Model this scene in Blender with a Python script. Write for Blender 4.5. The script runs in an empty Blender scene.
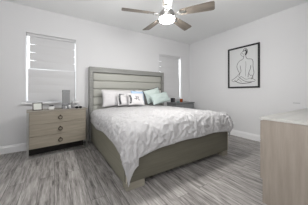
import bpy, bmesh, math, random
from mathutils import Vector, Matrix, noise

random.seed(7)
R = math.radians
S = bpy.context.scene
COL = S.collection

# ------------------------------------------------------------------ camera
F, TH, HOR, HC = 155.0, 0.5706, 92.25, 1.10
D, W, H = 3.778, 3.857, 2.74          # back wall, right wall, ceiling
XL, YF = -1.25, -1.30                 # left wall, front wall (behind the camera)
cd = bpy.data.cameras.new('camera')
cam = bpy.data.objects.new('camera', cd)
COL.objects.link(cam)
cam.location = (0, 0, HC)
cam.rotation_euler = (R(90), 0, -TH)
cd.sensor_fit = 'HORIZONTAL'
cd.sensor_width = 36.0
cd.lens = 36.0 * F / 308.0
cd.shift_y = -(102.5 - HOR) / 308.0
cd.clip_start = 0.02
S.camera = cam

# ------------------------------------------------------------------ world, light, exposure
S.view_settings.view_transform = 'Standard'
S.view_settings.look = 'None'
S.view_settings.gamma = 1.0
S.view_settings.use_curve_mapping = False
S.view_settings.exposure = 0.3
world = bpy.data.worlds.new('sky')
S.world = world
world.use_nodes = True
wn = world.node_tree
bg = wn.nodes['Background']
bg.inputs['Color'].default_value = (0.93, 0.97, 1.0, 1)
bg.inputs['Strength'].default_value = 3.0

LAMP_STRENGTH = 183.0                  # the fan's bowl lamp

def area(name, loc, rot, sx, sy, power, col=(1, 1, 1)):
    ld = bpy.data.lights.new(name, 'AREA')
    ld.shape = 'RECTANGLE'
    ld.size, ld.size_y = sx, sy
    ld.energy = power
    ld.color = col
    o = bpy.data.objects.new(name, ld)
    o.location = loc
    o.rotation_euler = rot
    COL.objects.link(o)
    return o

# added fill light beside the left wall, tilted up to brighten the room
area('fill_light', (XL + 0.1, -0.1, 1.5), (R(138), 0, R(-84)), 2.0, 1.8, 105.0, (1.0, 0.99, 0.985))


# ------------------------------------------------------------------ helpers
class MB:
    """collects shapes in one bmesh and links them as ONE object"""
    def __init__(self):
        self.bm = bmesh.new()

    def box(self, x0, x1, y0, y1, z0, z1, bev=0.0, seg=2, M=None):
        t = bmesh.new()
        r = bmesh.ops.create_cube(t, size=1.0)
        for v in t.verts:
            v.co = Vector(((x0 + x1) / 2 + v.co.x * (x1 - x0), (y0 + y1) / 2 + v.co.y * (y1 - y0), (z0 + z1) / 2 + v.co.z * (z1 - z0)))
        if bev > 0:
            bmesh.ops.bevel(t, geom=t.edges[:], offset=bev, segments=seg, profile=0.5, affect='EDGES')
        return self._add(t, M)

    def _add(self, t, M=None):
        if M is not None:
            bmesh.ops.transform(t, matrix=M, verts=t.verts[:])
        me = bpy.data.meshes.new('tmp')
        t.to_mesh(me)
        t.free()
        self.bm.from_mesh(me)
        bpy.data.meshes.remove(me)
        return self

    def tube(self, pts, r, n=8, closed=False):
        pts = [Vector(p) for p in pts]
        N = len(pts)
        rings = []
        up = None
        for i in range(N):
            if closed:
                d = pts[(i + 1) % N] - pts[i - 1]
            else:
                d = pts[min(i + 1, N - 1)] - pts[max(i - 1, 0)]
            d.normalize()
            if up is None:
                up = Vector((0, 0, 1)) if abs(d.z) < 0.9 else Vector((1, 0, 0))
            a = d.cross(up)
            if a.length < 1e-5:
                a = d.orthogonal()
            a.normalize()
            b = a.cross(d).normalized()
            up = b
            rr = r[i] if isinstance(r, (list, tuple)) else r
            rings.append([self.bm.verts.new(pts[i] + (a * math.cos(k * 2 * math.pi / n) + b * math.sin(k * 2 * math.pi / n)) * rr) for k in range(n)])
        for i in range(N if closed else N - 1):
            A, B = rings[i], rings[(i + 1) % N]
            for k in range(n):
                self.bm.faces.new((A[k], A[(k + 1) % n], B[(k + 1) % n], B[k]))
        if not closed:
            self.bm.faces.new(rings[0][::-1])
            self.bm.faces.new(rings[-1])
        return self

    def lathe(self, prof, n=32, c=(0, 0, 0)):
        rings = []
        for (r, z) in prof:
            if r < 1e-6:
                rings.append([self.bm.verts.new((c[0], c[1], c[2] + z))])
            else:
                rings.append([self.bm.verts.new((c[0] + r * math.cos(k * 2 * math.pi / n), c[1] + r * math.sin(k * 2 * math.pi / n), c[2] + z)) for k in range(n)])
        for A, B in zip(rings[:-1], rings[1:]):
            for k in range(n):
                a, a2 = A[k % len(A)], A[(k + 1) % len(A)]
                b, b2 = B[k % len(B)], B[(k + 1) % len(B)]
                vs = []
                for v in (a, a2, b2, b):
                    if v not in vs:
                        vs.append(v)
                if len(vs) >= 3:
                    self.bm.faces.new(vs)
        return self

    def prism(self, outline, z0, z1, M=None):
        t = bmesh.new()
        lo = [t.verts.new((x, y, z0)) for x, y in outline]
        hi = [t.verts.new((x, y, z1)) for x, y in outline]
        t.faces.new(lo[::-1])
        t.faces.new(hi)
        n = len(outline)
        for k in range(n):
            t.faces.new((lo[k], lo[(k + 1) % n], hi[(k + 1) % n], hi[k]))
        return self._add(t, M)

    def build(self, name, mat, parent=None, smooth=False, loc=None):
        bmesh.ops.recalc_face_normals(self.bm, faces=self.bm.faces[:])
        me = bpy.data.meshes.new(name)
        self.bm.to_mesh(me)
        self.bm.free()
        me.materials.append(mat)
        if smooth:
            for p in me.polygons:
                p.use_smooth = True
        o = bpy.data.objects.new(name, me)
        COL.objects.link(o)
        if parent is not None:
            o.parent = parent
        if loc is not None:
            o.location = loc
        return o


def tag(o, label, cat, group=None):
    o['label'] = label
    o['category'] = cat
    if group:
        o['group'] = group
    return o


def thing(name, label, cat, loc=(0, 0, 0), rz=0.0, group=None):
    o = bpy.data.objects.new(name, None)
    o.empty_display_size = 0.1
    o.location = loc
    o.rotation_euler = (0, 0, rz)
    COL.objects.link(o)
    return tag(o, label, cat, group)


def struct(o):
    o['kind'] = 'structure'
    return o


def auto_smooth(o, ang=40):
    me = o.data
    me.polygons.foreach_set('use_smooth', [True] * len(me.polygons))
    try:
        me.set_sharp_from_angle(angle=R(ang))
    except Exception:
        pass


# ------------------------------------------------------------------ materials
def lin(c):
    return tuple(((x / 255) / 12.92 if x / 255 <= 0.04045 else ((x / 255 + 0.055) / 1.055) ** 2.4) for x in c)


def new_mat(name):
    m = bpy.data.materials.new(name)
    m.use_nodes = True
    nt = m.node_tree
    return m, nt, nt.nodes['Principled BSDF']


def N(nt, typ, **kw):
    n = nt.nodes.new(typ)
    for k, v in kw.items():
        if k.startswith('i_'):
            n.inputs[k[2:].replace('_', ' ')].default_value = v
        else:
            setattr(n, k, v)
    return n


def plain(name, rgb, rough=0.6, metal=0.0, bump=0.0, bscale=200, var=0.03, vscale=6.0, sheen=0.0):
    m, nt, b = new_mat(name)
    c = lin(rgb)
    tc = N(nt, 'ShaderNodeTexCoord')
    nz = N(nt, 'ShaderNodeTexNoise', i_Scale=vscale, i_Detail=3.0)
    nt.links.new(tc.outputs['Object'], nz.inputs['Vector'])
    mx = N(nt, 'ShaderNodeMix', data_type='RGBA')
    mx.inputs[6].default_value = (*[x * (1 - var) for x in c], 1)
    mx.inputs[7].default_value = (*[min(1, x * (1 + var)) for x in c], 1)
    nt.links.new(nz.outputs['Fac'], mx.inputs[0])
    nt.links.new(mx.outputs[2], b.inputs['Base Color'])
    b.inputs['Roughness'].default_value = rough
    b.inputs['Metallic'].default_value = metal
    if sheen:
        b.inputs['Sheen Weight'].default_value = sheen
    if bump > 0:
        n2 = N(nt, 'ShaderNodeTexNoise', i_Scale=bscale, i_Detail=2.0)
        nt.links.new(tc.outputs['Object'], n2.inputs['Vector'])
        bp = N(nt, 'ShaderNodeBump', i_Strength=bump, i_Distance=0.002)
        nt.links.new(n2.outputs['Fac'], bp.inputs['Height'])
        nt.links.new(bp.outputs['Normal'], b.inputs['Normal'])
    return m


def wood(name, dark, light, axis='X', scale=1.0, rough=0.5, contrast=(0.3, 0.7), stretch=14.0):
    """straight grained veneer; grain runs along `axis` of the object"""
    m, nt, b = new_mat(name)
    tc = N(nt, 'ShaderNodeTexCoord')
    mp = N(nt, 'ShaderNodeMapping')
    s = [stretch * scale] * 3
    s['XYZ'.index(axis)] = 1.0 * scale
    mp.inputs['Scale'].default_value = s
    nt.links.new(tc.outputs['Object'], mp.inputs['Vector'])
    nz = N(nt, 'ShaderNodeTexNoise', i_Scale=2.2, i_Detail=6.0, i_Roughness=0.62)
    nt.links.new(mp.outputs['Vector'], nz.inputs['Vector'])
    cr = N(nt, 'ShaderNodeValToRGB')
    cr.color_ramp.elements[0].position = contrast[0]
    cr.color_ramp.elements[0].color = (*lin(dark), 1)
    cr.color_ramp.elements[1].position = contrast[1]
    cr.color_ramp.elements[1].color = (*lin(light), 1)
    nt.links.new(nz.outputs['Fac'], cr.inputs['Fac'])
    nt.links.new(cr.outputs['Color'], b.inputs['Base Color'])
    b.inputs['Roughness'].default_value = rough
    bp = N(nt, 'ShaderNodeBump', i_Strength=0.12, i_Distance=0.002)
    nt.links.new(nz.outputs['Fac'], bp.inputs['Height'])
    nt.links.new(bp.outputs['Normal'], b.inputs['Normal'])
    return m


def emit(name, rgb, strength):
    m, nt, b = new_mat(name)
    b.inputs['Base Color'].default_value = (0.9, 0.9, 0.9, 1)
    b.inputs['Emission Color'].default_value = (*rgb, 1)
    b.inputs['Emission Strength'].default_value = strength
    return m


def clear(name, tint=(1, 1, 1), gloss=0.12):
    m = bpy.data.materials.new(name)
    m.use_nodes = True
    nt = m.node_tree
    nt.nodes.clear()
    out = N(nt, 'ShaderNodeOutputMaterial')
    tr = N(nt, 'ShaderNodeBsdfTransparent')
    tr.inputs['Color'].default_value = (*tint, 1)
    gl = N(nt, 'ShaderNodeBsdfGlossy', i_Roughness=0.03)
    mx = N(nt, 'ShaderNodeMixShader')
    mx.inputs[0].default_value = gloss
    nt.links.new(tr.outputs[0], mx.inputs[1])
    nt.links.new(gl.outputs[0], mx.inputs[2])
    nt.links.new(mx.outputs[0], out.inputs[0])
    return m


def floor_mat():
    m, nt, b = new_mat('grey_vinyl_planks')
    tc = N(nt, 'ShaderNodeTexCoord')
    mp = N(nt, 'ShaderNodeMapping')
    mp.inputs['Rotation'].default_value = (0, 0, R(90))
    nt.links.new(tc.outputs['Object'], mp.inputs['Vector'])
    br = N(nt, 'ShaderNodeTexBrick', offset=0.37, squash=1.0)
    br.inputs['Color1'].default_value = (0, 0, 0, 1)
    br.inputs['Color2'].default_value = (1, 1, 1, 1)
    br.inputs['Mortar'].default_value = (0.5, 0.5, 0.5, 1)
    br.inputs['Scale'].default_value = 1.0
    br.inputs['Mortar Size'].default_value = 0.0022
    br.inputs['Mortar Smooth'].default_value = 0.3
    br.inputs['Brick Width'].default_value = 1.22
    br.inputs['Row Height'].default_value = 0.155
    nt.links.new(mp.outputs['Vector'], br.inputs['Vector'])
    # grain: noise stretched along the plank, shifted plank by plank
    sc = N(nt, 'ShaderNodeMapping')
    sc.inputs['Scale'].default_value = (30.0, 2.6, 1.0)
    nt.links.new(tc.outputs['Object'], sc.inputs['Vector'])
    sh = N(nt, 'ShaderNodeVectorMath', operation='MULTIPLY_ADD')
    sh.inputs[1].default_value = (9.0, 5.0, 7.0)
    nt.links.new(br.outputs['Color'], sh.inputs[0])
    nt.links.new(sc.outputs['Vector'], sh.inputs[2])
    g1 = N(nt, 'ShaderNodeTexNoise', i_Scale=1.0, i_Detail=7.0, i_Roughness=0.66, i_Distortion=0.5)
    nt.links.new(sh.outputs['Vector'], g1.inputs['Vector'])
    g2 = N(nt, 'ShaderNodeTexNoise', i_Scale=3.2, i_Detail=4.0, i_Roughness=0.6)
    nt.links.new(sh.outputs['Vector'], g2.inputs['Vector'])
    ad = N(nt, 'ShaderNodeMath', operation='MULTIPLY_ADD')
    ad.inputs[1].default_value = 0.34
    nt.links.new(g2.outputs['Fac'], ad.inputs[0])
    nt.links.new(g1.outputs['Fac'], ad.inputs[2])
    ad2 = N(nt, 'ShaderNodeMath', operation='MULTIPLY_ADD')
    ad2.inputs[1].default_value = 0.06
    nt.links.new(br.outputs['Color'], ad2.inputs[0])
    nt.links.new(ad.outputs[0], ad2.inputs[2])
    cr = N(nt, 'ShaderNodeValToRGB')
    e = cr.color_ramp.elements
    e[0].position = 0.49
    e[0].color = (*lin((64, 61, 59)), 1)
    e[1].position = 0.91
    e[1].color = (*lin((184, 180, 177)), 1)
    k = e.new(0.66)
    k.color = (*lin((135, 131, 128)), 1)
    nt.links.new(ad2.outputs[0], cr.inputs['Fac'])
    mx = N(nt, 'ShaderNodeMix', data_type='RGBA')
    mx.inputs[7].default_value = (*lin((70, 67, 66)), 1)
    nt.links.new(cr.outputs['Color'], mx.inputs[6])
    nt.links.new(br.outputs['Fac'], mx.inputs[0])
    nt.links.new(mx.outputs[2], b.inputs['Base Color'])
    b.inputs['Roughness'].default_value = 0.5
    bp = N(nt, 'ShaderNodeBump', i_Strength=0.15, i_Distance=0.002)
    nt.links.new(ad.outputs[0], bp.inputs['Height'])
    nt.links.new(bp.outputs['Normal'], b.inputs['Normal'])
    return m


def shade_mat():
    m, nt, b = new_mat('white_blind_fabric')
    b.inputs['Base Color'].default_value = (*lin((210, 210, 211)), 1)
    b.inputs['Roughness'].default_value = 0.7
    tc = N(nt, 'ShaderNodeTexCoord')
    n2 = N(nt, 'ShaderNodeTexNoise', i_Scale=60.0, i_Detail=2.0)
    nt.links.new(tc.outputs['Object'], n2.inputs['Vector'])
    bp = N(nt, 'ShaderNodeBump', i_Strength=0.1, i_Distance=0.002)
    nt.links.new(n2.outputs['Fac'], bp.inputs['Height'])
    nt.links.new(bp.outputs['Normal'], b.inputs['Normal'])
    return m


def duvet_mat():
    m, nt, b = new_mat('crinkled_white_cotton')
    tc = N(nt, 'ShaderNodeTexCoord')
    v = N(nt, 'ShaderNodeTexNoise', i_Scale=9.0, i_Detail=3.0, i_Distortion=0.8, noise_type='RIDGED_MULTIFRACTAL')
    nz = N(nt, 'ShaderNodeTexNoise', i_Scale=24.0, i_Detail=5.0, i_Roughness=0.65, i_Distortion=1.4)
    nt.links.new(tc.outputs['Object'], v.inputs['Vector'])
    nt.links.new(tc.outputs['Object'], nz.inputs['Vector'])
    a = N(nt, 'ShaderNodeMath', operation='MULTIPLY_ADD')
    a.inputs[1].default_value = 0.8
    nt.links.new(v.outputs['Fac'], a.inputs[0])
    nt.links.new(nz.outputs['Fac'], a.inputs[2])
    bp = N(nt, 'ShaderNodeBump', i_Strength=0.9, i_Distance=0.014)
    nt.links.new(a.outputs[0], bp.inputs['Height'])
    nt.links.new(bp.outputs['Normal'], b.inputs['Normal'])
    b.inputs['Base Color'].default_value = (*lin((178, 177, 178)), 1)
    b.inputs['Roughness'].default_value = 0.75
    b.inputs['Sheen Weight'].default_value = 0.15
    return m


M_wall = plain('wall_paint', (222, 222, 223), 0.75, bump=0.05, bscale=260, var=0.008, vscale=2)
M_ceil = plain('ceiling_paint', (240, 241, 241), 0.85, bump=0.08, bscale=180, var=0.008, vscale=2)
M_trim = plain('white_trim_paint', (238, 238, 239), 0.4, var=0.01)
M_floor = floor_mat()
M_shade = shade_mat()
M_glass = clear('window_glass', (1, 1, 1), 0.06)
M_acrylic = clear('clear_acrylic', (0.97, 0.97, 0.98), 0.16)
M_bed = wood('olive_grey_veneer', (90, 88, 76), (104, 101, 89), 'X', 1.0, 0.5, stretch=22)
M_bed_y = wood('olive_grey_veneer_lengthwise_lit', (122, 120, 106), (138, 135, 121), 'Y', 1.0, 0.5, stretch=22)  # same veneer, grain lengthwise, lightened for the light on the side rails
M_bed_frame = wood('grey_headboard_veneer', (122, 122, 119), (152, 152, 148), 'X', 1.0, 0.45, stretch=20)
M_bed_edge = plain('pale_edge_banding', (172, 165, 150), 0.5)
M_bed_foot = wood('pale_taupe_veneer', (128, 124, 112), (150, 145, 132), 'X', 1.0, 0.5, stretch=16)
M_vinyl = plain('pale_grey_upholstery', (170, 170, 163), 0.5, bump=0.08, bscale=300, var=0.02)
M_dress = wood('taupe_oak_veneer', (134, 126, 113), (156, 148, 134), 'X', 1.0, 0.5, stretch=16)
M_dress_top = wood('taupe_oak_veneer_top', (138, 131, 120), (160, 153, 142), 'X', 1.0, 0.4, stretch=16)
M_chest = wood('weathered_oak_veneer', (131, 122, 113), (150, 141, 131), 'Z', 1.0, 0.5, stretch=12)
M_chest_top = wood('weathered_oak_veneer_top', (166, 165, 161), (182, 181, 177), 'X', 1.0, 0.35, stretch=14)
M_chrome = plain('brushed_steel', (176, 176, 174), 0.28, metal=1.0, var=0.03)
M_nickel = plain('brushed_nickel', (176, 174, 172), 0.3, metal=1.0, var=0.03)
M_bronze = plain('dark_bronze', (86, 76, 64), 0.35, metal=0.9)
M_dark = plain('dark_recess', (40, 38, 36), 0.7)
M_black = plain('black_lacquer', (14, 14, 15), 0.6)
M_lens = plain('black_lens', (10, 10, 11), 0.12)
M_blade = wood('grey_washed_blade', (98, 91, 83), (136, 127, 117), 'X', 1.0, 0.5, stretch=12)
M_lamp = emit('lamp_bowl', (1.0, 0.985, 0.96), LAMP_STRENGTH)
M_duvet = duvet_mat()
M_white = plain('white_cotton', (212, 210, 211), 0.8, bump=0.12, bscale=70, var=0.015, sheen=0.1)
M_offwhite = plain('ivory_cotton', (217, 214, 212), 0.8, bump=0.12, bscale=70, var=0.015, sheen=0.1)
M_mint = plain('mint_cotton', (176, 189, 186), 0.75, bump=0.12, bscale=70, var=0.02, sheen=0.15)
M_mint_pale = plain('pale_mint_cotton', (184, 196, 192), 0.75, bump=0.12, bscale=70, var=0.02, sheen=0.15)
M_blue = plain('powder_blue_cotton', (172, 198, 224), 0.75, bump=0.12, bscale=70, sheen=0.1)
M_charcoal = plain('charcoal_cotton', (62, 63, 66), 0.8)
M_greythread = plain('grey_print', (128, 124, 126), 0.8)
M_taupe = plain('taupe_velvet', (98, 88, 84), 0.85, sheen=0.2)
M_mattress = plain('mattress_ticking', (225, 225, 224), 0.8)
M_night = wood('slate_grey_veneer', (112, 114, 115), (138, 140, 141), 'X', 1.0, 0.5, stretch=16)
M_amber = plain('amber_glass', (150, 72, 32), 0.15)
M_wax = plain('cream_wax', (228, 214, 190), 0.6)
M_paper = plain('drawing_paper', (212, 213, 213), 0.8, var=0.01)
M_ink = plain('ink_line', (48, 48, 50), 0.8)
M_box_grey = plain('grey_card', (138, 139, 140), 0.6)
M_frame_brown = plain('dark_walnut_frame', (52, 48, 43), 0.5)
M_photo = plain('pale_photo_print', (214, 216, 210), 0.5, var=0.10, vscale=25)
M_dish_white = plain('glazed_white', (226, 226, 224), 0.3)
M_teal = plain('teal_glaze', (96, 134, 136), 0.35)
M_plate = plain('switch_plate', (196, 197, 198), 0.5)
M_silver = plain('silver_cap', (170, 172, 176), 0.25, metal=1.0)

# ------------------------------------------------------------------ room shell
T = 0.14
WIN = [(-0.455, 0.395), (2.60, 3.465)]          # window openings on the back wall
WZ0, WZ1 = 0.905, 2.235

struct(MB().box(XL - T, W + T, YF - T, D + T, -0.12, 0.0).build('floor', M_floor))
struct(MB().box(XL - T, W + T, YF - T, D + T, H, H + 0.12).build('ceiling', M_ceil))
b = MB()
xs = [XL - T, WIN[0][0], WIN[0][1], WIN[1][0], WIN[1][1], W + T]
for i in range(5):
    if i in (1, 3):
        b.box(xs[i], xs[i + 1], D, D + T, 0, WZ0)
        b.box(xs[i], xs[i + 1], D, D + T, WZ1, H)
    else:
        b.box(xs[i], xs[i + 1], D, D + T, 0, H)
struct(b.build('wall_back', M_wall))
struct(MB().box(W, W + T, YF - T, D, 0, H).build('wall_right', M_wall))
struct(MB().box(XL - T, XL, YF - T, D, 0, H).build('wall_left', M_wall))
b = MB().box(1.55, W, 0.08, 0.20, 0, H).box(1.55, 1.67, YF, 0.08, 0, H).box(XL, W, YF - T, YF, 0, H)
struct(b.build('wall_front', M_wall))


def baseboard(name, M4, L):
    prof = [(0, 0), (0.016, 0), (0.016, 0.105), (0.011, 0.118), (0.011, 0.13), (0.005, 0.142), (0, 0.142)]
    b = MB()
    b.prism([(x, z) for x, z in prof], 0, L, M4)
    return struct(b.build(name, M_trim))


# local x -> out of the wall, local y -> up, local z -> along the wall
baseboard('baseboard_back', Matrix(((0, 0, 1, XL), (-1, 0, 0, D), (0, 1, 0, 0), (0, 0, 0, 1))), W - XL)
baseboard('baseboard_right', Matrix(((-1, 0, 0, W), (0, 0, 1, 0.20), (0, 1, 0, 0), (0, 0, 0, 1))), D - 0.216)
baseboard('baseboard_left', Matrix(((1, 0, 0, XL), (0, 0, 1, YF), (0, 1, 0, 0), (0, 0, 0, 1))), D - YF - 0.016)
baseboard('baseboard_front', Matrix(((0, 0, 1, 1.67), (1, 0, 0, 0.20), (0, 1, 0, 0), (0, 0, 0, 1))), W - 1.67 - 0.016)


def window(n, x0, x1, shade_label, gl=0.050, gr=0.020, seam=0.004, skew=0.008):
    # sash frame set back in the opening
    b = MB()
    y0, y1 = D + 0.075, D + 0.115
    fw = 0.014
    zm = (WZ0 + WZ1) / 2
    for (a, c, e, f) in ((x0, x0 + fw, WZ0, WZ1), (x1 - fw, x1, WZ0, WZ1), (x0 + fw, x1 - fw, WZ0, WZ0 + fw), (x0 + fw, x1 - fw, WZ1 - fw, WZ1), (x0 + fw, x1 - fw, zm - 0.015, zm + 0.015)):
        b.box(a, c, y0, y1, e, f)
    w = struct(b.build('window_%d' % n, M_trim))
    MB().box(x0 + fw, x1 - fw, D + 0.092, D + 0.098, WZ0 + fw, WZ1 - fw).build('window_pane', M_glass, w)
    c = MB()
    cw = 0.028
    c.box(x0 - cw, x0, D - 0.011, D, WZ0, WZ1)
    c.box(x1, x1 + cw, D - 0.011, D, WZ0, WZ1)
    c.box(x0 - cw, x1 + cw, D - 0.011, D, WZ1, WZ1 + 0.05)
    c.build('window_casing', M_wall, w)
    MB().box(x0 - 0.06, x1 + 0.06, D - 0.06, D + 0.075, WZ0 - 0.03, WZ0, 0.004).build('window_sill', M_trim, w)
    # the closed white shade, narrower than the opening
    t = thing('window_shade', shade_label, 'window shade', (x0, D + 0.045, WZ0), 0, 'white window shades')
    ww = x1 - x0
    MB().box(0.004, ww - 0.004, -0.03, 0.026, WZ1 - WZ0 - 0.05, WZ1 - WZ0 - 0.002, 0.004).build('headrail', M_shade, t)
    top = WZ1 - WZ0 - 0.052
    mid = 0.648
    seg = []
    n_up, n_lo = 4, 4
    for k in range(n_up):
        h = (top - (mid + seam)) / n_up
        seg.append((top - (k + 1) * h, top - k * h, True))
    for k in range(n_lo):
        h = (mid - seam - 0.03) / n_lo
        seg.append((mid - seam - (k + 1) * h, mid - seam - k * h, False))
    for k, (z0, z1, upper) in enumerate(seg):
        g0 = gl if upper else gl * 0.45
        g1 = gr if upper else gr * 0.5
        m = MB()
        nx = 24
        rows = []
        for i in range(nx + 1):
            u = i / nx
            x = g0 + (ww - g0 - g1) * u
            lift = 0.0
            if upper:
                lift = 0.011 * max(0, 1 - u / 0.28) ** 1.3 + 0.008 * max(0, 1 - (1 - u) / 0.12) ** 1.3
            else:
                lift = 0.0
            if k == 3:
                lift = skew * (1 - u)
            col = []
            for j in range(5):
                v = j / 4
                zz = (z0 + lift) * (1 - v) + (z1 + 0.004) * v
                yy = -0.005 * math.sin(math.pi * v) - 0.004 * (1 - v)
                col.append((x, yy, zz))
            rows.append(col)
        fr = [[m.bm.verts.new(p) for p in c_] for c_ in rows]
        bk = [[m.bm.verts.new((p[0], p[1] + 0.003, p[2])) for p in c_] for c_ in rows]
        for i in range(nx):
            for j in range(4):
                m.bm.faces.new((fr[i][j], fr[i + 1][j], fr[i + 1][j + 1], fr[i][j + 1]))
                m.bm.faces.new((bk[i][j], bk[i][j + 1], bk[i + 1][j + 1], bk[i + 1][j]))
            m.bm.faces.new((fr[i][0], bk[i][0], bk[i + 1][0], fr[i + 1][0]))
            m.bm.faces.new((fr[i][4], fr[i + 1][4], bk[i + 1][4], bk[i][4]))
        for j in range(4):
            m.bm.faces.new((fr[0][j], fr[0][j + 1], bk[0][j + 1], bk[0][j]))
            m.bm.faces.new((fr[nx][j], bk[nx][j], bk[nx][j + 1], fr[nx][j + 1]))
        m.build('slat', M_shade, t)
    MB().box(0.012, ww - 0.010, -0.014, 0.010, 0.012, 0.03, 0.004).build('bottom_rail', M_shade, t)


window(1, WIN[0][0], WIN[0][1], 'closed white shade in the window above the taupe dresser')
window(2, WIN[1][0], WIN[1][1], 'closed white shade in the window right of the headboard', 0.02, 0.055, 0.001, 0.0)

# small pale plate on the right wall
tag(MB().box(W - 0.008, W, 0.96, 1.065, 0.885, 0.905, 0.003).build('wall_plate', M_plate), 'small pale grey plate low on the right wall above the oak chest', 'wall plate')

# ------------------------------------------------------------------ ceiling fan
FX, FY, FZ = 1.478, 1.927, 2.31
fan = thing('ceiling_fan', 'five blade ceiling fan with nickel hub and glowing round lamp', 'ceiling fan', (FX, FY, H))
q = FZ - H
auto_smooth(MB().lathe([(0.0, 0.0), (0.075, 0.0), (0.075, -0.02), (0.06, -0.055), (0.02, -0.07), (0, -0.07)], 32).build('canopy', M_nickel, fan))
auto_smooth(MB().lathe([(0, -0.065), (0.013, -0.065), (0.013, q + 0.07), (0, q + 0.07)], 16).build('downrod', M_nickel, fan))
auto_smooth(MB().lathe([(0.0, q + 0.085), (0.03, q + 0.085), (0.045, q + 0.06), (0.10, q + 0.045), (0.115, q + 0.025), (0.115, q - 0.015), (0.105, q - 0.035), (0.122, q - 0.042), (0.122, q - 0.062), (0, q - 0.062)], 40).build('motor_housing', M_nickel, fan))
auto_smooth(MB().lathe([(0, q - 0.063), (0.116, q - 0.063), (0.117, q - 0.082), (0.110, q - 0.094), (0.085, q - 0.103), (0.0, q - 0.108)], 40).build('lamp_bowl', M_lamp, fan))
for k in range(5):
    a = R(17 + 72 * k)
    r0, r1 = 0.20, 0.695
    out = []
    for (x, hw) in ((r0, 0.048), (r0 + 0.02, 0.056), (0.35, 0.066), (0.5, 0.075), (0.655, 0.082), (0.685, 0.076), (r1, 0.058)):
        out.append((x, -hw))
    for (x, hw) in ((r1, 0.058), (0.685, 0.076), (0.655, 0.082), (0.5, 0.075), (0.35, 0.066), (r0 + 0.02, 0.056), (r0, 0.048)):
        out.append((x, hw))
    PM = Matrix.Rotation(R(-15), 4, 'X')
    bl = MB().prism(out, -0.004, 0.004, PM).build('blade', M_blade, fan)
    bl.location = (0, 0, q)
    bl.rotation_euler = (0, 0, a)
    # ring bracket between hub and blade
    m = MB()
    m.box(0.10, 0.16, -0.014, 0.014, -0.004, 0.004, 0.002)
    ring = [(0.185 + 0.034 * math.cos(t * 2 * math.pi / 24), 0.034 * math.sin(t * 2 * math.pi / 24), -0.008) for t in range(24)]
    m.tube(ring, 0.008, 8, True)
    m.box(0.205, 0.29, -0.022, 0.022, -0.011, -0.0045, 0.002, M=PM)
    auto_smooth(m.build('blade_bracket', M_nickel, bl))

# ------------------------------------------------------------------ wall art
PY0, PY1, PZ0, PZ1 = 1.630, 2.375, 1.205, 2.215
art = thing('framed_drawing', 'black framed line drawing of a seated figure from behind on the right wall', 'picture', (W, (PY0 + PY1) / 2, (PZ0 + PZ1) / 2), R(90))
# local: x = world +y, y = world -x ; so seen from the room, local +x is to the left
hw, hh, ft = (PY1 - PY0) / 2, (PZ1 - PZ0) / 2, 0.035
m = MB()
m.box(-hw, -hw + ft, 0.001, 0.034, -hh, hh, 0.003)
m.box(hw - ft, hw, 0.001, 0.034, -hh, hh, 0.003)
m.box(-hw + ft, hw - ft, 0.001, 0.034, -hh, -hh + ft, 0.003)
m.box(-hw + ft, hw - ft, 0.001, 0.034, hh - ft, hh, 0.003)
m.build('frame', M_black, art)
sheet = MB().box(-hw + ft, hw - ft, 0.002, 0.012, -hh + ft, hh - ft).build('sheet', M_paper, art)


def spline(pts, n=8):
    P = [Vector(p) for p in pts]
    out = []
    for i in range(len(P) - 1):
        p0, p1, p2, p3 = P[max(i - 1, 0)], P[i], P[i + 1], P[min(i + 2, len(P) - 1)]
        for k in range(n):
            t = k / n
            out.append(0.5 * ((2 * p1) + (p2 - p0) * t + (2 * p0 - 5 * p1 + 4 * p2 - p3) * t * t + (3 * p1 - p0 - 3 * p2 + p3) * t ** 3))
    out.append(P[-1])
    return out


def uv(u, v):                            # u to the right, v downwards, 0..1 in the sheet
    iw, ih = hw - ft, hh - ft
    return (iw - 2 * iw * u, 0.012, ih - 2 * ih * v)


strokes = [
    # hair knot and head
    ([(.50, .10), (.55, .04), (.63, .05), (.66, .11), (.64, .17), (.60, .20), (.62, .14), (.58, .08), (.52, .10)], .006),
    ([(.60, .06), (.62, .12), (.59, .19), (.64, .15), (.61, .08)], .010),
    ([(.50, .10), (.45, .12), (.43, .16), (.46, .20), (.50, .22), (.56, .21)], .0035),
    ([(.48, .13), (.51, .17), (.56, .16)], .003),
    # neck and shoulders
    ([(.60, .20), (.615, .26), (.66, .305), (.76, .32), (.82, .345), (.845, .42), (.84, .50)], .0045),
    ([(.53, .22), (.52, .28), (.44, .315), (.37, .34), (.31, .40), (.285, .47), (.31, .54), (.35, .60)], .0045),
    # right arm
    ([(.84, .50), (.86, .60), (.87, .68), (.83, .76), (.78, .82)], .0045),
    ([(.77, .48), (.76, .56), (.72, .63), (.69, .70), (.68, .77)], .005),
    # back
    ([(.60, .36), (.61, .46), (.595, .56), (.60, .66), (.59, .74)], .0028),
    ([(.41, .45), (.42, .53), (.44, .60), (.40, .66), (.38, .71)], .0045),
    # left forearm and thigh
    ([(.35, .60), (.38, .66), (.30, .72), (.20, .775), (.09, .82)], .0045),
    ([(.09, .82), (.14, .86), (.28, .85), (.36, .79), (.44, .74), (.52, .78)], .0035),
    # folded legs and cloth
    ([(.34, .73), (.44, .80), (.56, .86), (.70, .89), (.90, .88)], .0045),
    ([(.20, .83), (.32, .89), (.48, .92), (.66, .915), (.80, .90)], .006),
    ([(.52, .78), (.62, .82), (.74, .80), (.84, .82), (.93, .86)], .0035),
    ([(.72, .68), (.76, .74), (.81, .72), (.84, .78), (.80, .83)], .0035),
    ([(.30, .79), (.40, .84), (.46, .88)], .003),
]
m = MB()
for pts, rad in strokes:
    c = spline([(*p, 0) for p in pts], 6)
    m.tube([uv(p.x, p.y) for p in c], rad * 1.25, 6)
for v in m.bm.verts:                       # flatten the ink on to the sheet
    v.co.y = 0.012 + (v.co.y - 0.012) * 0.12
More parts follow.
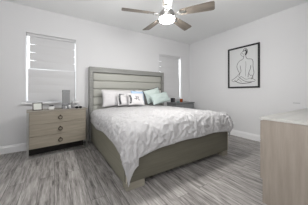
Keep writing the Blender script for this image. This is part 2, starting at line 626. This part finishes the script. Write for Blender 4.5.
m.build('ink_drawing', M_ink, sheet)

# ------------------------------------------------------------------ bed
BX0, BX1, BY0 = 0.665, 2.575, 1.60
bed = thing('bed', 'grey wood king bed with tall channel tufted headboard', 'bed', ((BX0 + BX1) / 2, 2.6, 0))
ox, oy = (BX0 + BX1) / 2, 2.6


def L(x):
    return x - ox


def Q(y):
    return y - oy


HX0, HX1, HZ = 0.645, 2.665, 1.665
m = MB()
m.box(L(HX0), L(HX0) + 0.075, Q(3.62), Q(3.755), 0, HZ, 0.004)
m.box(L(HX1) - 0.075, L(HX1), Q(3.62), Q(3.755), 0, HZ, 0.004)
m.box(L(HX0) + 0.075, L(HX1) - 0.075, Q(3.62), Q(3.755), HZ - 0.115, HZ, 0.004)
m.box(L(HX0) + 0.075, L(HX1) - 0.075, Q(3.70), Q(3.755), 0.12, HZ - 0.115)
hb = m.build('headboard', M_bed_frame, bed)
zt = HZ - 0.118
ch = 0.186
for k in range(7):
    z1 = zt - k * ch
    z0 = z1 - ch + 0.004
    m = MB().box(L(HX0) + 0.078, L(HX1) - 0.078, Q(3.655), Q(3.715), z0, z1, 0.024, 5)
    auto_smooth(m.build('tufted_channel', M_vinyl, hb), 60)
m = MB().box(L(BX0) + 0.05, L(BX1) - 0.05, Q(BY0), Q(BY0) + 0.055, 0.085, 0.46, 0.003)
fb = m.build('footboard', M_bed, bed)
for s, x in ((0, L(BX0)), (1, L(BX1) - 0.05)):
    e = MB().box(x, x + 0.05, Q(BY0) - 0.0, Q(BY0) + 0.06, 0.085, 0.465, 0.003).build('corner_post', M_bed, fb)
    xe = x - 0.003 if s == 0 else x + 0.041
    MB().box(xe, xe + 0.012, Q(BY0) - 0.003, Q(BY0) + 0.012, 0.086, 0.464, 0.001).build('edge_banding', M_bed_edge, e)
for s, x in ((0, L(BX0) + 0.006), (1, L(BX1) - 0.046)):
    MB().box(x, x + 0.04, Q(BY0) + 0.06, Q(3.62), 0.045, 0.455, 0.003).build('side_rail', M_bed_y, bed)
for x0, x1 in ((L(BX0) + 0.004, L(BX0) + 0.235), (L(BX1) - 0.13, L(BX1) - 0.004)):
    MB().box(x0, x1, Q(BY0) + 0.003, Q(BY0) + 0.12, 0, 0.084, 0.003).build('foot', M_bed_foot, bed)
m = MB()
m.box(L(BX0) + 0.05, L(BX1) - 0.05, Q(BY0) + 0.06, Q(3.62), 0.25, 0.29)
m.build('slat_deck', M_dark, bed)
m = MB().box(L(BX0) + 0.08, L(BX1) - 0.08, Q(BY0) + 0.10, Q(3.615), 0.291, 0.675, 0.05, 4)
auto_smooth(m.build('mattress', M_mattress, bed), 60)


# ------------------------------------------------------------------ duvet
def make_duvet():
    X0, X1, YFt, YH = 0.635, 2.635, 1.53, 3.47     # outer faces when hanging, head edge
    r = 0.15
    cx0, cx1, cy0 = X0 + r, X1 - r, YFt + r
    ztop = 0.735
    arc = r * math.pi / 2
    hang = arc + 0.13
    NX, NY = 290, 270
    su0, su1 = cx0 - hang, cx1 + hang
    sv0, sv1 = cy0 - hang, YH
    bm = bmesh.new()
    grid = []

    def prof(d):
        """horizontal offset and drop for arc length d past the edge"""
        if d <= arc:
            a = d / r
            return r * math.sin(a), r * (1 - math.cos(a))
        return r, r + (d - arc)

    def nz(x, y, z):
        return noise.noise(Vector((x, y, z)))

    def crease(x, y, z, sharp):
        """thin ridge lines where the noise crosses zero"""
        return max(0.0, 1 - abs(nz(x, y, z)) * sharp)

    for i in range(NX + 1):
        row = []
        u = su0 + (su1 - su0) * i / NX
        for j in range(NY + 1):
            v = sv0 + (sv1 - sv0) * j / NY
            du = max(cx0 - u, u - cx1, 0.0)
            sx = -1 if u < cx0 else 1
            dv = max(cy0 - v, 0.0)
            # wavy hem, longer towards the hanging corner at the foot
            w = 1 + 0.08 * nz(u * 2.3, v * 2.3, 3.3)
            if dv > 0:
                w += 0.22 * math.exp(-(max(0, u - cx0) / 0.26) ** 2)
            if du > 0 and sx < 0:
                w += 0.24 * math.exp(-(max(0, v - cy0) / 0.17) ** 2) - 0.10 * max(0, (v - 3.1) / 0.37)
            du2, dv2 = du * w, dv * w
            d = math.hypot(du2, dv2)
            bx = min(max(u, cx0), cx1)
            by = max(v, cy0)
            if d > 0:
                h_, dz = prof(d)
                dx, dy = sx * du2 / d, -dv2 / d
            else:
                h_, dz, dx, dy = 0, 0, 0, 0
            p = Vector((bx + dx * h_, by + dy * h_, ztop - dz))
            nrm = Vector((dx * min(1, dz / r), dy * min(1, dz / r), max(0.0, 1 - dz / r)))
            if nrm.length < 1e-4:
                nrm = Vector((0, 0, 1))
            nrm.normalize()
            side = min(1.0, dz / (r * 1.3))
            cu = (u - (cx0 + cx1) / 2) / ((cx1 - cx0) / 2)
            p.z += 0.045 * max(0, 1 - cu * cu) * (1 - side)      # crown of the filling
            # gathers: vertical folds on the hanging faces, running up over the edge
            near = max(side, 0.55 * math.exp(-(max(0, v - cy0) / 0.28) ** 2), 0.35 * math.exp(-(max(0, u - cx0) / 0.24) ** 2))
            if du > 0 and dv > 0:
                s = math.atan2(dv2, du2) * 0.36 * (1 if sx < 0 else -1) + (cx0 - 0.56 if sx < 0 else cx1 + 0.56)
                amp = 0.032
            elif dv > 0 or (du == 0 and v < cy0 + 0.7):
                s = u
                amp = 0.019
            else:
                s = v * 0.8 + 20
                amp = 0.009
            wob = 0.05 * nz(u * 3, v * 3, 9.1)
            f = nz((s + wob) * 8.0, d * 1.6 + v * 0.9, 1.7) + 0.5 * nz((s + wob) * 19, d * 3.0 + v, 5.7)
            f += 0.9 * crease((s + wob) * 6.0, d * 2.2 + v, 4.4, 5.0) - 0.3
            hem = min(1.0, max(0.0, (hang - max(du, dv)) / 0.09)) if d > 0 else 1.0
            p += nrm * (f * amp * near * (0.35 + 0.65 * hem))
            # crinkles stitched all over
            wx, wy = u + 0.05 * nz(u * 6, v * 6, 1.1), v + 0.05 * nz(u * 6, v * 6, 6.1)
            c1 = crease(wx * 7.5, wy * 7.5, 0.3, 3.2)
            c2 = crease(wx * 15 + 3, wy * 15, 2.1, 3.6)
            n3 = nz(u * 24, v * 24, 7.7)
            n4 = nz(u * 3.0, v * 3.0, 4.2)
            calm = 0.50 + 0.5 * min(1.0, max(0.0, (2.6 - v) / 0.8)) + 0.3 * side
            p += nrm * (calm * (0.15 + 0.85 * hem) * (0.010 * c1 + 0.013 * c2 + 0.007 * n3) + 0.010 * n4)
            e = (YH - v) / 0.06                                    # tucked rim at the head end
            if e < 1 and d == 0:
                p.z -= 0.045 * (1 - max(0, e)) ** 2
            row.append(bm.verts.new(p))
        grid.append(row)
    for i in range(NX):
        for j in range(NY):
            bm.faces.new((grid[i][j], grid[i + 1][j], grid[i + 1][j + 1], grid[i][j + 1]))
    m = MB()
    m.bm.free()
    m.bm = bm
    o = m.build('duvet', M_duvet, None, True)
    if sum(p.normal.z for p in o.data.polygons) < 0:
        o.data.flip_normals()
    sm = o.modifiers.new('thickness', 'SOLIDIFY')
    sm.thickness = 0.016
    sm.offset = -1
    return tag(o, 'crinkled white duvet draped over the bed with one corner hanging at the foot', 'duvet')


make_duvet()


# ------------------------------------------------------------------ pillows
def pillow(name, w, h, t, mat, loc, rot, label, seed, group, power=2.6, n=30):
    """w along x, h along z, t thickness; base point at the middle of the lower edge"""
    m = MB()
    fr, bk = [], []
    for i in range(n + 1):
        a, b_ = [], []
        u = -1 + 2 * i / n
        for j in range(n + 1):
            v = -1 + 2 * j / n
            th = t / 2 * (max(0, (1 - abs(u) ** power)) * max(0, (1 - abs(v) ** power))) ** 0.5
            x = w / 2 * u * (1 - 0.07 * (1 - v * v) * abs(u) ** 3)
            z = h / 2 * v * (1 - 0.08 * (1 - u * u) * abs(v) ** 3)
            q1 = noise.noise(Vector((u * 2.2 + seed, v * 2.2, seed))) * 0.012 + noise.noise(Vector((u * 5 + seed, v * 5, seed))) * 0.005
            th1 = th + q1 * min(1, th / (t * 0.2))
            a.append(m.bm.verts.new((x, -th1, z + h / 2)))
            edge = i in (0, n) or j in (0, n)
            b_.append(a[-1] if edge else m.bm.verts.new((x, th, z + h / 2)))
        fr.append(a)
        bk.append(b_)
    for i in range(n):
        for j in range(n):
            m.bm.faces.new((fr[i][j], fr[i + 1][j], fr[i + 1][j + 1], fr[i][j + 1]))
            m.bm.faces.new((bk[i][j], bk[i][j + 1], bk[i + 1][j + 1], bk[i + 1][j]))
    o = m.build(name, mat, None, True)
    o.location = loc
    o.rotation_euler = rot
    return tag(o, label, 'pillow', group)


def pface(w, h, t, u, v, power=2.6, off=0.003, seed=0):
    th = t / 2 * (max(0, (1 - abs(u) ** power)) * max(0, (1 - abs(v) ** power))) ** 0.5
    x = w / 2 * u * (1 - 0.07 * (1 - v * v) * abs(u) ** 3)
    z = h / 2 * v * (1 - 0.08 * (1 - u * u) * abs(v) ** 3)
    q1 = noise.noise(Vector((u * 2.2 + seed, v * 2.2, seed))) * 0.012 + noise.noise(Vector((u * 5 + seed, v * 5, seed))) * 0.005
    return (x, -(th + q1 * min(1, th / (t * 0.2))) - off, z + h / 2)


def piping(name, w, h, mat, parent, rad=0.007):
    pts = []
    for s in range(80):
        k = s / 20
        if k < 1:
            u, v = -1 + 2 * k, -1
        elif k < 2:
            u, v = 1, -1 + 2 * (k - 1)
        elif k < 3:
            u, v = 1 - 2 * (k - 2), 1
        else:
            u, v = -1, 1 - 2 * (k - 3)
        pts.append((w / 2 * u * (1 - 0.07 * (1 - v * v)), 0, h / 2 * v * (1 - 0.08 * (1 - u * u)) + h / 2))
    m = MB().tube(pts, rad, 6, True)
    return m.build(name, mat, parent, True)


def band(name, w, h, t, path, wid, mat, parent, seed):
    """a printed stripe lying on the pillow's front"""
    m = MB()
    c = spline([(*p, 0) for p in path], 8)
    L_, R_ = [], []
    for i, p in enumerate(c):
        dd = (c[min(i + 1, len(c) - 1)] - c[max(i - 1, 0)]).normalized()
        nn = Vector((-dd.y, dd.x, 0)) * wid
        a, b_ = p + nn, p - nn
        L_.append(m.bm.verts.new(pface(w, h, t, max(-.97, min(.97, a.x)), max(-.97, min(.97, a.y)), seed=seed)))
        R_.append(m.bm.verts.new(pface(w, h, t, max(-.97, min(.97, b_.x)), max(-.97, min(.97, b_.y)), seed=seed)))
    for i in range(len(c) - 1):
        m.bm.faces.new((L_[i], R_[i], R_[i + 1], L_[i + 1]))
    o = m.build(name, mat, parent)
    s = o.modifiers.new('thickness', 'SOLIDIFY')
    s.thickness = 0.002
    return o


PG = 'pillows against the headboard'
pillow('bed_pillow', 0.80, 0.40, 0.19, M_white, (1.265, 3.43, 0.775), (R(-17), 0, R(2)), 'large white pillow at the left end of the headboard', 1.3, PG)
pillow('bed_pillow', 0.80, 0.38, 0.18, M_offwhite, (2.105, 3.44, 0.79), (R(-17), 0, R(-1)), 'large ivory pillow behind the mint pillows', 2.9, PG)
o = pillow('throw_pillow', 0.46, 0.36, 0.12, M_mint_pale, (2.12, 3.235, 0.85), (R(-18), R(-13), R(-2)), 'pale mint pillow with dark piping, behind the plain mint one', 4.4, PG)
piping('piping', 0.46, 0.36, M_charcoal, o, 0.009)
pillow('throw_pillow', 0.56, 0.28, 0.14, M_mint, (2.20, 3.04, 0.838), (R(-30), R(-9), R(6)), 'plain mint pillow lying frontmost at the right', 5.1, PG)
pillow('throw_pillow', 0.34, 0.32, 0.11, M_blue, (1.665, 3.27, 0.83), (R(-20), R(3), 0), 'powder blue pillow behind the white printed pillow', 6.2, PG)
o = pillow('throw_pillow', 0.36, 0.29, 0.11, M_white, (1.325, 3.225, 0.80), (R(-22), R(2), R(3)), 'small white pillow with a charcoal corner stripe, leftmost of the small ones', 7.7, PG)
band('corner_stripe', 0.36, 0.29, 0.11, [(-.72, -.85), (-.78, -.2), (-.70, .70), (-.1, .80)], .12, M_charcoal, o, 7.7)
o = pillow('throw_pillow', 0.39, 0.30, 0.12, M_white, (1.52, 3.06, 0.81), (R(-26), R(2), R(-3)), 'small white pillow with a grey print in its middle', 8.8, PG)
band('edge_stripe', 0.39, 0.30, 0.12, [(-.80, -.75), (-.72, -.1), (-.82, .55)], .10, M_charcoal, o, 8.8)
for path in ([(-.15, .35), (-.02, .1), (-.12, -.25)], [(.02, .28), (.2, .2), (.12, -.02), (.0, .0)], [(.15, -.1), (.22, -.3), (.34, -.28)], [(-.3, -.1), (-.18, -.02), (-.1, -.12)]):
    band('grey_print', 0.39, 0.30, 0.12, path, .05, M_greythread, o, 8.8)

# ------------------------------------------------------------------ taupe dresser with ring pulls (left)
DRZ = R(6.8)
DW, DD, DH = 0.945, 0.40, 0.785
ds = thing('dresser', 'taupe three drawer dresser with bronze ring pulls under the window', 'dresser', (-0.380, 3.215, 0), DRZ)
# local: x along the front, y back
m = MB().box(0.03, DW - 0.03, 0.022, DD, 0.155, DH - 0.02)
m.build('carcass', M_dress, ds)
MB().box(0.0, DW, -0.004, DD, DH - 0.02, DH, 0.003).build('top_panel', M_dress_top, ds)
z0 = 0.158
hh_ = (DH - 0.024 - z0) / 3
for k in range(3):
    d = MB().box(0.034, DW - 0.034, 0.002, 0.021, z0 + k * hh_ + 0.003, z0 + (k + 1) * hh_ - 0.003, 0.002).build('drawer', M_dress, ds)
    zc = z0 + (k + 0.5) * hh_
    xc = DW / 2
    p = MB()
    p.lathe([(0, 0.012), (0.011, 0.012), (0.013, 0.0), (0.0, 0.0)], 16)
    bmesh.ops.transform(p.bm, matrix=Matrix.Translation((xc, 0.002, zc + 0.022)) @ Matrix.Rotation(R(90), 4, 'X'), verts=p.bm.verts[:])
    rad = 0.029
    p.tube([(xc + rad * 1.05 * math.cos(t * 2 * math.pi / 28), -0.010 - 0.003 * math.sin(t * 2 * math.pi / 28), zc - 0.012 + rad * math.sin(t * 2 * math.pi / 28)) for t in range(28)], 0.0058, 8, True)
    auto_smooth(p.build('ring_pull', M_bronze, d))
m = MB()
for x in (0.0, DW - 0.028):
    for y in (0.0, DD - 0.028):
        m.box(x, x + 0.028, y, y + 0.028, 0, DH - 0.021)
    m.box(x, x + 0.028, 0.028, DD - 0.028, 0, 0.02)
m.box(0.028, DW - 0.028, 0.004, 0.022, 0.0, 0.022)
m.box(0.028, DW - 0.028, DD - 0.022, DD - 0.004, 0.0, 0.016)
m.build('steel_frame', M_chrome, ds)
MB().box(0.03, DW - 0.03, 0.20, 0.215, 0.0, 0.154).build('base_panel', M_dark, ds)  # added dark panel standing in for the shade under the dresser


def on_dresser(lx, ly):
    c, s = math.cos(DRZ), math.sin(DRZ)
    return (-0.380 + lx * c - ly * s, 3.215 + lx * s + ly * c, DH + 0.0005)


# small photo frame
pf = thing('photo_frame', 'small dark framed photo at the left end of the dresser', 'photo frame', on_dresser(0.15, 0.12), DRZ + R(4))
m = MB()
TM = Matrix.Rotation(R(-8), 4, 'X')
for (a, b_, c_, d_) in ((-0.07, -0.057, 0, 0.135), (0.057, 0.07, 0, 0.135), (-0.057, 0.057, 0, 0.013), (-0.057, 0.057, 0.122, 0.135)):
    m.box(a, b_, 0, 0.014, c_, d_, 0.001, M=TM)
m.box(-0.02, 0.02, 0.036, 0.040, 0.0, 0.10, M=Matrix.Translation((0, 0.022, 0)) @ Matrix.Rotation(R(16), 4, 'X'))
m.build('frame', M_frame_brown, pf)
MB().box(-0.057, 0.057, 0.004, 0.010, 0.013, 0.122, M=TM).build('photo', M_photo, pf)
# trinket box
tb = thing('trinket_box', 'small white trinket box with a black lid beside the photo frame', 'box', on_dresser(0.35, 0.14), DRZ)
auto_smooth(MB().box(-0.042, 0.042, -0.03, 0.03, 0.0, 0.058, 0.012, 4).build('box_body', M_dish_white, tb), 50)
auto_smooth(MB().box(-0.040, 0.036, -0.028, 0.028, 0.0585, 0.076, 0.006, 3).build('lid', M_black, tb), 50)
# tall grey box
gb = thing('upright_box', 'tall upright grey box in front of the window sill', 'box', on_dresser(0.605, 0.235), DRZ)
MB().box(-0.062, 0.062, -0.035, 0.035, 0.0, 0.315, 0.003).build('box_body', M_box_grey, gb)
MB().box(-0.064, 0.064, -0.037, 0.037, 0.3155, 0.36, 0.003).build('lid', M_box_grey, gb)
# acrylic organiser
oc = on_dresser(0.665, 0.125)
og = thing('acrylic_organizer', 'clear acrylic organizer tray on the right half of the dresser', 'organizer', oc, DRZ)
m = MB()
m.box(-0.15, 0.15, -0.055, 0.055, 0.0, 0.005)
m.box(-0.15, 0.15, -0.055, -0.051, 0.005, 0.055)
m.box(-0.15, 0.15, 0.051, 0.055, 0.005, 0.10)
m.box(-0.15, -0.146, -0.051, 0.051, 0.005, 0.08)
m.box(0.146, 0.15, -0.051, 0.051, 0.005, 0.08)
m.build('tray', M_acrylic, og)
for x in (-0.05, 0.05):
    MB().box(x - 0.002, x + 0.002, -0.051, 0.051, 0.005, 0.07).build('divider', M_acrylic, og)


def bottle(lx, ly, r, h, body, capm, label):
    c = on_dresser(lx, ly)
    t = thing('perfume_bottle', label, 'bottle', (c[0], c[1], c[2] + 0.0055), DRZ, 'bottles in the organizer tray')
    auto_smooth(MB().lathe([(0, 0), (r, 0), (r, h * .68), (r * .8, h * .74), (r * .35, h * .77), (r * .35, h * .80), (0, h * .80)], 20).build('bottle_body', body, t))
    auto_smooth(MB().lathe([(0, h * .801), (r * .5, h * .801), (r * .5, h), (0, h)], 16).build('cap', capm, t))


bottle(0.545, 0.125, 0.02, 0.075, M_box_grey, M_silver, 'short grey bottle at the left of the clear tray')
bottle(0.585, 0.120, 0.016, 0.062, M_dish_white, M_silver, 'short white bottle second from left in the clear tray')
bottle(0.650, 0.130, 0.021, 0.085, M_dish_white, M_silver, 'white bottle in the middle of the clear tray')
bottle(0.690, 0.132, 0.016, 0.125, M_box_grey, M_black, 'slim bottle with a black cap, tallest in the clear tray')
bottle(0.760, 0.125, 0.022, 0.070, M_dish_white, M_silver, 'short white bottle at the right of the clear tray')

# sunglasses
sg = thing('sunglasses', 'black sunglasses at the right end of the dresser', 'sunglasses', on_dresser(0.785, 0.03), DRZ - R(3))
for s in (-1, 1):
    out = [(s * 0.033 + 0.025 * math.cos(t * 2 * math.pi / 20) * (1 + 0.08 * math.sin(t * 2 * math.pi / 20)), 0.0215 + 0.020 * math.sin(t * 2 * math.pi / 20)) for t in range(20)]
    MB().prism(out, -0.002, 0.002, Matrix.Rotation(R(90), 4, 'X')).build('lens', M_lens, sg)
m = MB()
for s in (-1, 1):
    m.tube([(s * 0.033 + 0.0265 * math.cos(t * 2 * math.pi / 24), 0, 0.0225 + 0.021 * math.sin(t * 2 * math.pi / 24)) for t in range(24)], 0.0022, 6, True)
    m.tube([(s * 0.058, 0.0, 0.030), (s * 0.062, 0.008, 0.030), (s * 0.055, 0.015 + 0.003 * s, 0.028), (-s * 0.040, 0.018 + 0.003 * s, 0.008)], 0.002, 6)
m.tube([(-0.008, 0, 0.026), (0, -0.001, 0.029), (0.008, 0, 0.026)], 0.002, 6)
m.build('spectacle_frame', M_black, sg)

# ------------------------------------------------------------------ oak chest (right, opposite the bed)
cx0, cx1, cy0, cy1, cz = 1.748, 3.40, 0.235, 0.742, 0.852
cs = thing('oak_chest', 'weathered oak dresser in the right foreground facing the bed', 'dresser', (cx0, cy0, 0))
w_, d_ = cx1 - cx0, cy1 - cy0
MB().box(0, 0.03, 0, d_ - 0.024, 0.0, cz - 0.026, 0.0015).build('side_panel', M_chest, cs)
MB().box(w_ - 0.03, w_, 0, d_ - 0.024, 0.0, cz - 0.026, 0.0015).build('side_panel', M_chest, cs)
MB().box(-0.004, w_ + 0.004, 0, d_, cz - 0.025, cz, 0.002).build('top_panel', M_chest_top, cs)
MB().box(0.031, w_ - 0.031, 0.0, d_ - 0.026, 0.09, cz - 0.027).build('carcass', M_dark, cs)
MB().box(0.031, w_ - 0.031, d_ - 0.06, d_ - 0.05, 0.0, 0.089).build('base_panel', M_chest, cs)
for i in range(2):
    for k in range(3):
        a = 0.002 + i * w_ / 2
        zz0 = 0.235 + k * (cz - 0.03 - 0.235) / 3
        zz1 = 0.235 + (k + 1) * (cz - 0.03 - 0.235) / 3 - 0.005
        d = MB().box(a, a + w_ / 2 - 0.004, d_ - 0.0235, d_ - 0.003, zz0, zz1, 0.0015).build('drawer', M_chest, cs)
        xc, zc = a + w_ / 4, (zz0 + zz1) / 2
        MB().box(xc - 0.07, xc + 0.07, d_ - 0.0029, d_ + 0.018, zc - 0.006, zc + 0.006, 0.003).build('handle', M_bronze, d)
MB().box(0.031, w_ - 0.031, d_ - 0.0255, d_ - 0.012, 0.09, 0.23, 0.0015).build('apron', M_chest, cs)

# ------------------------------------------------------------------ nightstand (right of the bed) and what stands on it
nx0, nx1, ny0, ny1, nz = 2.86, 3.62, 3.33, 3.745, 0.80
ns = thing('nightstand', 'slate grey nightstand beside the bed under the right window', 'nightstand', (nx0, ny0, 0))
w_, d_ = nx1 - nx0, ny1 - ny0
MB().box(0.0, w_, 0.0, d_, nz - 0.035, nz, 0.003).build('top_panel', M_night, ns)
MB().box(0.02, w_ - 0.02, 0.025, d_, 0.12, nz - 0.036).build('carcass', M_night, ns)
for k in range(2):
    d = MB().box(0.022, w_ - 0.022, 0.005, 0.024, 0.125 + k * 0.31, 0.43 + k * 0.31, 0.002).build('drawer', M_night, ns)
    MB().box(w_ / 2 - 0.07, w_ / 2 + 0.07, -0.018, 0.0045, 0.27 + k * 0.31, 0.283 + k * 0.31, 0.003).build('handle', M_bronze, d)
for x in (0.03, w_ - 0.075):
    for y in (0.03, d_ - 0.075):
        MB().box(x, x + 0.045, y, y + 0.045, 0.0, 0.1195).build('leg', M_night, ns)
cn = thing('candle_jar', 'amber glass candle jar on the nightstand', 'candle', (3.30, 3.58, nz + 0.0005))
auto_smooth(MB().lathe([(0, 0), (0.041, 0), (0.045, 0.006), (0.045, 0.10), (0.041, 0.10), (0.041, 0.085), (0, 0.085)], 28).build('jar', M_amber, cn))
auto_smooth(MB().lathe([(0, 0.0855), (0.040, 0.0855), (0.038, 0.09), (0, 0.09)], 24).build('wax', M_wax, cn))
cb = thing('tabletop_box', 'small dark grey box on the nightstand behind the mint pillow', 'box', (2.98, 3.60, nz + 0.0005), R(12))
MB().box(-0.055, 0.055, -0.04, 0.04, 0.0, 0.105, 0.004).build('box_body', M_charcoal, cb)
MB().box(-0.057, 0.057, -0.042, 0.042, 0.1055, 0.125, 0.003).build('lid', M_charcoal, cb)
td = thing('trinket_dish', 'small teal dish left of the amber candle', 'dish', (3.06, 3.46, nz + 0.0005))
auto_smooth(MB().lathe([(0, 0), (0.025, 0), (0.045, 0.03), (0.042, 0.03), (0.024, 0.006), (0, 0.006)], 24).build('dish_body', M_teal, td))
